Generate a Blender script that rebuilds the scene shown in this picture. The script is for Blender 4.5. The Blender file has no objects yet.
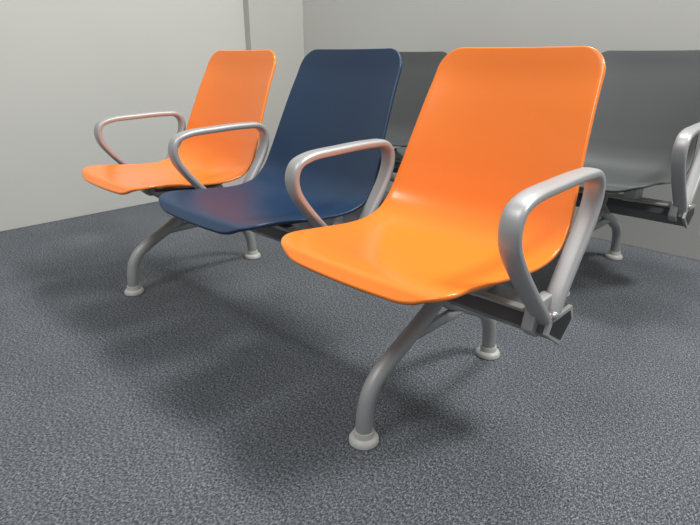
import bpy, bmesh, math, random
from mathutils import Vector, Matrix
sc=bpy.context.scene
try:
    sc.view_settings.view_transform='Standard'; sc.view_settings.look='None'
except Exception: pass

# ---------------------------------------------------------------- materials
def newmat(name):
    m=bpy.data.materials.new(name); m.use_nodes=True
    nt=m.node_tree; b=nt.nodes['Principled BSDF']
    return m,nt,b
def plastic(name,col,rough,bump=0.0,bscale=400,spec=.5,var=.04):
    m,nt,b=newmat(name)
    tc=nt.nodes.new('ShaderNodeTexCoord')
    n=nt.nodes.new('ShaderNodeTexNoise'); n.inputs['Scale'].default_value=bscale; n.inputs['Detail'].default_value=3
    nt.links.new(tc.outputs['Object'],n.inputs['Vector'])
    mr=nt.nodes.new('ShaderNodeMapRange'); mr.inputs['To Min'].default_value=rough-var; mr.inputs['To Max'].default_value=rough+var
    nt.links.new(n.outputs['Fac'],mr.inputs['Value']); nt.links.new(mr.outputs['Result'],b.inputs['Roughness'])
    b.inputs['Base Color'].default_value=(*col,1)
    b.inputs['Specular IOR Level'].default_value=spec
    if bump>0:
        bp=nt.nodes.new('ShaderNodeBump'); bp.inputs['Strength'].default_value=bump; bp.inputs['Distance'].default_value=.002
        nt.links.new(n.outputs['Fac'],bp.inputs['Height']); nt.links.new(bp.outputs['Normal'],b.inputs['Normal'])
    return m
ORANGE=plastic('orange_gloss_plastic',(.94,.235,.026),.24,0.0,60,.5,.02)
ob=ORANGE.node_tree.nodes['Principled BSDF']; ob.inputs['Coat Weight'].default_value=.2; ob.inputs['Coat Roughness'].default_value=.1
NAVY=plastic('navy_grained_plastic',(.006,.032,.084),.38,.2,500)
GREY=plastic('charcoal_grained_plastic',(.06,.068,.07),.5,.2,500)
BLACK=plastic('hollow_shade_black',(.01,.01,.011),.4,0,100)  # black that paints the dark inside of the beam ends
DARK=plastic('dark_grey_painted_steel',(.09,.093,.098),.38,.05,200)
FOOTM=plastic('foot_pad_plastic',(.50,.50,.48),.45,0,100)
def metal(name,col,rough,met):
    m=plastic(name,col,rough,.04,700); m.node_tree.nodes['Principled BSDF'].inputs['Metallic'].default_value=met; return m
SILVER=metal('silver_powder_coat',(.37,.38,.38),.48,.3)
ALU=metal('satin_aluminium',(.42,.425,.43),.44,.4)
STEEL=metal('zinc_steel',(.6,.6,.6),.3,.9)

def wallmat(name,col):
    m,nt,b=newmat(name)
    tc=nt.nodes.new('ShaderNodeTexCoord')
    n=nt.nodes.new('ShaderNodeTexNoise'); n.inputs['Scale'].default_value=1.2; n.inputs['Detail'].default_value=4
    r=nt.nodes.new('ShaderNodeValToRGB')
    r.color_ramp.elements[0].position=.3; r.color_ramp.elements[1].position=.7
    r.color_ramp.elements[0].color=(*[c*.97 for c in col],1); r.color_ramp.elements[1].color=(*[c*1.02 for c in col],1)
    nt.links.new(tc.outputs['Object'],n.inputs['Vector']); nt.links.new(n.outputs['Fac'],r.inputs['Fac']); nt.links.new(r.outputs['Color'],b.inputs['Base Color'])
    b.inputs['Roughness'].default_value=.6
    return m
WALL=wallmat('painted_partition_wall',(.525,.53,.505))
WALL_SHADED=wallmat('partition_wall_shaded',(.45,.45,.42))  # wall tone darkened: shade on the return strip put into its colour

def carpet():
    m,nt,b=newmat('grey_heather_carpet')
    N=nt.nodes.new; L=nt.links.new
    tc=N('ShaderNodeTexCoord')
    def noise(scale,detail,vec=None,rough=.6):
        n=N('ShaderNodeTexNoise'); n.inputs['Scale'].default_value=scale; n.inputs['Detail'].default_value=detail; n.inputs['Roughness'].default_value=rough
        L(vec or tc.outputs['Object'],n.inputs['Vector']); return n.outputs['Fac']
    def mapn(rot,s):
        mp=N('ShaderNodeMapping'); mp.inputs['Rotation'].default_value=(0,0,rot); mp.inputs['Scale'].default_value=s
        L(tc.outputs['Object'],mp.inputs['Vector']); return mp.outputs['Vector']
    a=noise(330,3,mapn(.6,(1,.5,1)),.75)
    a2=noise(330,3,mapn(-.9,(1,.5,1)),.75)
    c=noise(130,3); d=noise(3,3)
    def math_(op,x,y):
        n=N('ShaderNodeMath'); n.operation=op
        for i,v in enumerate((x,y)):
            if isinstance(v,(int,float)): n.inputs[i].default_value=v
            else: L(v,n.inputs[i])
        return n.outputs[0]
    s=math_('ADD',math_('MULTIPLY',a,.5),math_('MULTIPLY',a2,.5))
    s=math_('ADD',math_('MULTIPLY',s,.78),math_('MULTIPLY',c,.22))
    s=math_('ADD',s,math_('MULTIPLY',math_('SUBTRACT',d,.5),.04))
    r=N('ShaderNodeValToRGB'); e=r.color_ramp.elements
    e[0].position=.40; e[0].color=(.018,.021,.026,1); e[1].position=.61; e[1].color=(.32,.34,.365,1)
    m2=r.color_ramp.elements.new(.5); m2.color=(.093,.103,.117,1)
    L(s,r.inputs['Fac']); L(r.outputs['Color'],b.inputs['Base Color'])
    b.inputs['Roughness'].default_value=.95; b.inputs['Specular IOR Level'].default_value=.15
    bp=N('ShaderNodeBump'); bp.inputs['Strength'].default_value=.3; bp.inputs['Distance'].default_value=.003
    L(s,bp.inputs['Height']); L(bp.outputs['Normal'],b.inputs['Normal'])
    return m
CARPET=carpet()

# ---------------------------------------------------------------- mesh helpers
def obj(name,verts,faces,mat,smooth=True,parent=None):
    me=bpy.data.meshes.new(name); me.from_pydata([tuple(v) for v in verts],[],faces); me.update()
    bm=bmesh.new(); bm.from_mesh(me); bmesh.ops.recalc_face_normals(bm,faces=bm.faces); bm.to_mesh(me); bm.free()
    for p in me.polygons: p.use_smooth=smooth
    me.materials.append(mat)
    o=bpy.data.objects.new(name,me); sc.collection.objects.link(o)
    if parent: o.parent=parent
    return o
def bevel(o,w,seg=2):
    m=o.modifiers.new('bevel','BEVEL'); m.width=w; m.segments=seg; m.limit_method='ANGLE'; m.angle_limit=math.radians(35)
    return o
def box(name,lo,hi,mat,parent=None,bv=.002):
    x0,y0,z0=lo;x1,y1,z1=hi
    v=[(x0,y0,z0),(x1,y0,z0),(x1,y1,z0),(x0,y1,z0),(x0,y0,z1),(x1,y0,z1),(x1,y1,z1),(x0,y1,z1)]
    f=[(0,3,2,1),(4,5,6,7),(0,1,5,4),(1,2,6,5),(2,3,7,6),(3,0,4,7)]
    o=obj(name,v,f,mat,False,parent)
    if bv: bevel(o,bv)
    return o
def catmull(pts,n=10,closed=False):
    P=[Vector(p) for p in pts]; out=[]
    N=len(P)
    for i in range(N-1):
        p0=P[i-1] if i>0 else P[0]*2-P[1]; p1=P[i]; p2=P[i+1]; p3=P[i+2] if i+2<N else P[-1]*2-P[-2]
        def kn(a,b,t): return t+max((b-a).length,1e-6)**.5
        t0=0;t1=kn(p0,p1,t0);t2=kn(p1,p2,t1);t3=kn(p2,p3,t2)
        for k in range(n):
            t=t1+(t2-t1)*k/n
            A1=p0*((t1-t)/(t1-t0))+p1*((t-t0)/(t1-t0)); A2=p1*((t2-t)/(t2-t1))+p2*((t-t1)/(t2-t1)); A3=p2*((t3-t)/(t3-t2))+p3*((t-t2)/(t3-t2))
            B1=A1*((t2-t)/(t2-t0))+A2*((t-t0)/(t2-t0)); B2=A2*((t3-t)/(t3-t1))+A3*((t-t1)/(t3-t1))
            out.append(B1*((t2-t)/(t2-t1))+B2*((t-t1)/(t2-t1)))
    out.append(P[-1].copy())
    return out
def sweep(name,path,side,a,b,mat,parent,ns=20,expo=2.0):
    """sweep super-ellipse (half-width a along fixed 'side' vector, b in-plane) along path"""
    verts=[];faces=[];n=len(path); side=Vector(side).normalized()
    for i,p in enumerate(path):
        t=(path[min(i+1,n-1)]-path[max(i-1,0)]).normalized()
        up=side.cross(t).normalized()
        for k in range(ns):
            th=2*math.pi*k/ns; c,s=math.cos(th),math.sin(th)
            e=2/expo
            verts.append(p+side*(a*math.copysign(abs(c)**e,c))+up*(b*math.copysign(abs(s)**e,s)))
    for i in range(n-1):
        for k in range(ns):
            k2=(k+1)%ns
            faces.append((i*ns+k,i*ns+k2,(i+1)*ns+k2,(i+1)*ns+k))
    faces.append(tuple(range(ns))); faces.append(tuple((n-1)*ns+k for k in range(ns)))
    return obj(name,verts,faces,mat,True,parent)
def lathe(name,prof,center,mat,parent,ns=32,axis='Z'):
    verts=[];faces=[];n=len(prof); c=Vector(center)
    for r,h in prof:
        for k in range(ns):
            th=2*math.pi*k/ns
            if axis=='Z': verts.append(c+Vector((r*math.cos(th),r*math.sin(th),h)))
            else: verts.append(c+Vector((h,r*math.cos(th),r*math.sin(th))))
    for i in range(n-1):
        for k in range(ns):
            k2=(k+1)%ns; faces.append((i*ns+k,i*ns+k2,(i+1)*ns+k2,(i+1)*ns+k))
    faces.append(tuple(range(ns))); faces.append(tuple((n-1)*ns+k for k in range(ns)))
    o=obj(name,verts,faces,mat,True,parent)
    m=o.modifiers.new('es','EDGE_SPLIT'); m.split_angle=math.radians(40)
    return o
def prism(name,poly,x0,x1,mat,parent,bv=.002):
    n=len(poly)
    v=[(x0,y,z) for y,z in poly]+[(x1,y,z) for y,z in poly]
    f=[tuple(range(n)),tuple(range(n,2*n))]+[(i,(i+1)%n,n+(i+1)%n,n+i) for i in range(n)]
    o=obj(name,v,f,mat,False,parent)
    if bv: bevel(o,bv)
    return o

# ---------------------------------------------------------------- seat shell
EDGE=[(-.076,.464),(-.062,.478),(-.014,.485),(.09,.475),(.2,.463),(.28,.463),(.335,.478),(.375,.515),(.405,.575),(.445,.67),(.49,.77),(.525,.84),(.550,.902)]
fine=catmull([(0,y,z) for y,z in EDGE],16)
S=[0]
for i in range(1,len(fine)): S.append(S[-1]+(fine[i]-fine[i-1]).length)
TOT=S[-1]
SK=[S[16*i] for i in range(len(EDGE))]
def lerp_tab(xs,ys,x):
    if x<=xs[0]: return ys[0]
    for i in range(1,len(xs)):
        if x<=xs[i]:
            t=(x-xs[i-1])/(xs[i]-xs[i-1])
            return ys[i-1]*(1-t)+ys[i]*t
    return ys[-1]
def prof(s):
    if s<=0:
        d=(fine[1]-fine[0]).normalized(); return fine[0]+d*s, d
    if s>=TOT:
        d=(fine[-1]-fine[-2]).normalized(); return fine[-1]+d*(s-TOT), d
    for i in range(1,len(S)):
        if s<=S[i]:
            t=(s-S[i-1])/(S[i]-S[i-1]); 
            p=fine[i-1].lerp(fine[i],t)
            a=fine[max(i-4,0)]; b=fine[min(i+3,len(fine)-1)]
            return p,(b-a).normalized()
WK=[.234,.238,.242,.247,.252,.258,.262,.261,.254,.243,.233,.226,.224]
DK=[.002,.008,.014,.020,.023,.026,.030,.033,.030,.026,.020,.013,.006]
def smooth_tab(tab):
    def f(s):
        acc=0
        for d in (-.03,-.015,0,.015,.03): acc+=lerp_tab(SK,tab,min(max(s+d,0),TOT))
        return acc/5
    return f
Wf=smooth_tab(WK); Df=smooth_tab(DK)
def surf(s,x):
    p,d=prof(s); n=Vector((0,-d.z,d.y))   # towards the sitter
    w=Wf(s); u=min(abs(x)/w,1.08)
    off=Df(s)*(1-u**2.3)
    return Vector((x,p.y,p.z))-n*off, n
R0,R1=.070,.062
RX=.10          # front corners are wider than deep (bowed front edge)
def halfw(s):
    w=Wf(s)
    if s<R0:
        d=(R0-s)/R0; return w-RX+RX*max(1-d**2.2,0)**(1/2.0)
    if s>TOT-R1: d=s-(TOT-R1); return w-R1+math.sqrt(max(R1*R1-d*d,0))
    return w
def seat_mesh():
    ss=[]
    nc=14
    for i in range(nc): ss.append(R0*(1-math.cos(math.pi/2*i/nc)))
    nm=54
    for i in range(nm+1): ss.append(R0+(TOT-R0-R1)*i/nm)
    for i in range(1,nc+1): ss.append(TOT-R1+R1*math.sin(math.pi/2*i/nc))
    nu=28; rows=len(ss); V=[];F=[]
    par=[]
    for s in ss:
        h=halfw(s)
        for k in range(nu+1):
            x=h*math.sin(math.pi/2*(2*k/nu-1)) *.35+h*(2*k/nu-1)*.65
            # bow the front edge forward at the middle
            q=max(0,1-s/.12); s2=s-.010*q*q*(1-(x/.24)**2)
            par.append((s2,x)); V.append(surf(s2,x)[0])
    idx=lambda r,k:r*(nu+1)+k
    for r in range(rows-1):
        for k in range(nu): F.append((idx(r,k),idx(r,k+1),idx(r+1,k+1),idx(r+1,k)))
    loop=[idx(0,k) for k in range(nu+1)]+[idx(r,nu) for r in range(1,rows)]+[idx(rows-1,k) for k in range(nu-1,-1,-1)]+[idx(r,0) for r in range(rows-2,0,-1)]
    n=len(loop)
    prev=loop
    for out,back in ((.002,.0005),(.0035,.002),(.0042,.005),(.0044,.009)):
        cur=[]
        for i in range(n):
            s,x=par[loop[i]]; s0,x0=par[loop[i-2]]; s1,x1=par[loop[(i+2)%n]]
            t=Vector((s1-s0,x1-x0)); 
            o2=Vector((t.y,-t.x)).normalized()   # outward candidate (s,x)
            if o2.x*(s-TOT/2)*2/TOT+o2.y*x/.25<0: o2=-o2
            p,nrm=surf(s+o2.x*out,x+o2.y*out)
            V.append(p-nrm*back); cur.append(len(V)-1)
        for i in range(n): F.append((prev[i],prev[(i+1)%n],cur[(i+1)%n],cur[i]))
        prev=cur
    me=bpy.data.meshes.new('seat_shell'); me.from_pydata([tuple(v) for v in V],[],F); me.update()
    bm=bmesh.new(); bm.from_mesh(me); bmesh.ops.recalc_face_normals(bm,faces=bm.faces)
    bm.faces.ensure_lookup_table()
    if bm.faces[nu*20+nu//2].normal.z<0: bmesh.ops.reverse_faces(bm,faces=bm.faces)
    bm.to_mesh(me); bm.free()
    for p in me.polygons: p.use_smooth=True
    return me
SEAT=seat_mesh()

ARM=[(.250,.335),(.225,.368),(.145,.452),(.082,.525),(.057,.565),(.052,.600),(.065,.628),(.102,.643),(.213,.650),(.335,.652),(.388,.647),(.411,.627),(.415,.592),(.398,.545),(.332,.450),(.288,.382),(.268,.335)]
LEG=[(0,.012),(.001,.05),(.006,.09),(.018,.128),(.045,.162),(.09,.19),(.166,.228),(.245,.270),(.286,.300)]
BEAM=[(.222,.330),(.236,.358),(.335,.358),(.350,.326),(.296,.280)]

def make_bench(colors,loc,arms=(0,1,2,3)):
    e=bpy.data.objects.new('airport_seating_bench',None); sc.collection.objects.link(e); e.location=loc
    e.empty_display_size=.3
    # origin of the bench: x=0 is the centre of the right-most seat, row runs towards -x
    for i,c in enumerate(colors):
        xc=(0,-.594,-1.200)[i]
        me=SEAT.copy(); me.materials.append(c)
        o=bpy.data.objects.new('seat_shell_%d'%(i+1),me); sc.collection.objects.link(o); o.parent=e; o.location=(xc,0,0)
        m=o.modifiers.new('solid','SOLIDIFY'); m.thickness=.004; m.offset=-1
        # under-seat steel carriers
        for k,dx in enumerate((-.11,.11)):
            pts=[Vector((xc+dx,y,z)) for y,z in ((.06,.434),(.12,.427),(.20,.417),(.28,.414),(.33,.420),(.385,.450),(.42,.505))]
            sweep('seat_carrier_%d_%d'%(i+1,k+1),catmull(pts,5),(1,0,0),.016,.004,DARK,e,12,5)
            box('seat_bracket_%d_%d'%(i+1,k+1),(xc+dx-.022,.235,.352),(xc+dx+.022,.330,.414),SILVER,e,.004)
        box('seat_cross_plate_%d'%(i+1),(xc-.14,.14,.408),(xc+.14,.175,.416),SILVER,e,.002)
    # beam
    x0,x1=-1.2-.305,.305
    prism('beam',BEAM,x0,x1,DARK,e,.004)
    box('beam_top_rail',(x0,.232,.3575),(x1,.258,.3655),SILVER,e,.002)
    cy,cz=.288,.328
    cap=[(cy+(y-cy)*1.08,cz+(z-cz)*1.10) for y,z in BEAM]
    prism('beam_end_cap_1',cap,x1,x1+.010,SILVER,e,.002)
    prism('beam_end_cap_2',cap,x0-.010,x0,SILVER,e,.002)
    rim=[(cy+(y-cy)*.86,cz+(z-cz)*.80) for y,z in BEAM]
    prism('beam_hollow_shade_1',rim,x1+.009,x1+.0115,BLACK,e,.001)  # solid black plate, painted shade that makes the beam end look hollow
    prism('beam_hollow_shade_2',rim,x0-.0115,x0-.009,BLACK,e,.001)
    # arms
    for i in arms:
        xa=.292-.597*i
        path=catmull([(xa,y,z) for y,z in ARM],8)
        sweep('armrest_loop_%d'%(i+1),path,(1,0,0),.022,.011,ALU,e,28,3.0)
        prism('armrest_clamp_%d'%(i+1),[(.200,.335),(.212,.382),(.235,.396),(.290,.396),(.315,.38),(.335,.345),(.33,.31),(.23,.31)],xa-.030,xa-.003,SILVER,e,.004)
        lathe('armrest_bolt_%d'%(i+1),[(.0,0),(.009,0),(.009,.006),(.006,.009),(0,.009)],(xa+.021,.246,.368),STEEL,e,18,'X')
    # legs
    for j,xl in enumerate((.0,-1.252)):
        for k in range(2):
            pts=[(xl-.005+.0,(y if k==0 else .572-y),z) for y,z in LEG]
            sweep('leg_tube_%d_%d'%(j+1,k+1),catmull(pts,8),(1,0,0),.021,.021,SILVER,e,24,2)
            fy=0 if k==0 else .572
            lathe('foot_pad_%d_%d'%(j+1,k+1),[(.0,0),(.034,0),(.037,.003),(.037,.010),(.033,.017),(.026,.020),(.024,.034),(0,.034)],(xl-.005,fy,0),FOOTM,e)
        sweep('leg_brace_%d'%(j+1),[Vector((xl-.005,y,.224)) for y in (.15,.25,.33,.422)],(1,0,0),.015,.016,SILVER,e,16,2.0)
        prism('leg_saddle_%d'%(j+1),[(cy+(y-cy)*1.07,cz+(z-cz)*1.09) for y,z in BEAM],xl-.045,xl+.035,SILVER,e,.003)
    return e
make_bench([ORANGE,NAVY,ORANGE],(0,0,0))
make_bench([GREY,GREY,GREY],(-.042,1.179,0),(0,3))

# ---------------------------------------------------------------- room
WX,WY,H=-2.543,1.988,2.7
box('floor',(-2.75,-4.0,-.05),(4.0,2.2,0),CARPET,None,0)
box('wall_left',(WX-.1,-4.0,0),(WX,WY+.1,H),WALL,None,.002)
box('wall_left_return',(WX,WY-.47,0),(WX+.06,WY,H),WALL_SHADED,None,.002)
box('wall_back',(WX,WY,0),(4.0,WY+.1,H),WALL,None,.002)

# ---------------------------------------------------------------- lights
w=bpy.data.worlds.new('World'); sc.world=w; w.use_nodes=True
w.node_tree.nodes['Background'].inputs[0].default_value=(.96,.98,1,1); w.node_tree.nodes['Background'].inputs[1].default_value=.42
def area(name,loc,tgt,size,power,col=(1,.98,.94)):
    l=bpy.data.lights.new(name,'AREA'); l.shape='RECTANGLE'; l.size=size[0]; l.size_y=size[1]; l.energy=power; l.color=col
    o=bpy.data.objects.new(name,l); sc.collection.objects.link(o); o.location=loc
    o.rotation_euler=(Vector(tgt)-Vector(loc)).to_track_quat('-Z','Y').to_euler(); return o
area('ceiling_light_right',(2.0,1.25,3.6),(-.8,.2,0),(.75,.6),115)
area('ceiling_light_rear',(-.3,1.5,3.6),(-.6,.2,0),(.7,.5),60)
area('ceiling_light_front',(-.4,-2.2,3.8),(-.8,.6,.4),(1.4,.8),66)

# ---------------------------------------------------------------- camera
cam=bpy.data.cameras.new('Camera'); co=bpy.data.objects.new('Camera',cam); sc.collection.objects.link(co)
yaw,pit=math.radians(44.5807),math.radians(21.1121)
fw=Vector((-math.sin(yaw)*math.cos(pit),math.cos(yaw)*math.cos(pit),-math.sin(pit)))
rt=Vector((math.cos(yaw),math.sin(yaw),0)); up=rt.cross(fw)
M=Matrix((rt,up,-fw)).transposed().to_4x4(); M.translation=Vector((.7211,-.785,.8822))
co.matrix_world=M; cam.sensor_width=36; cam.lens=535.83/700*36; cam.clip_start=.02
sc.camera=co
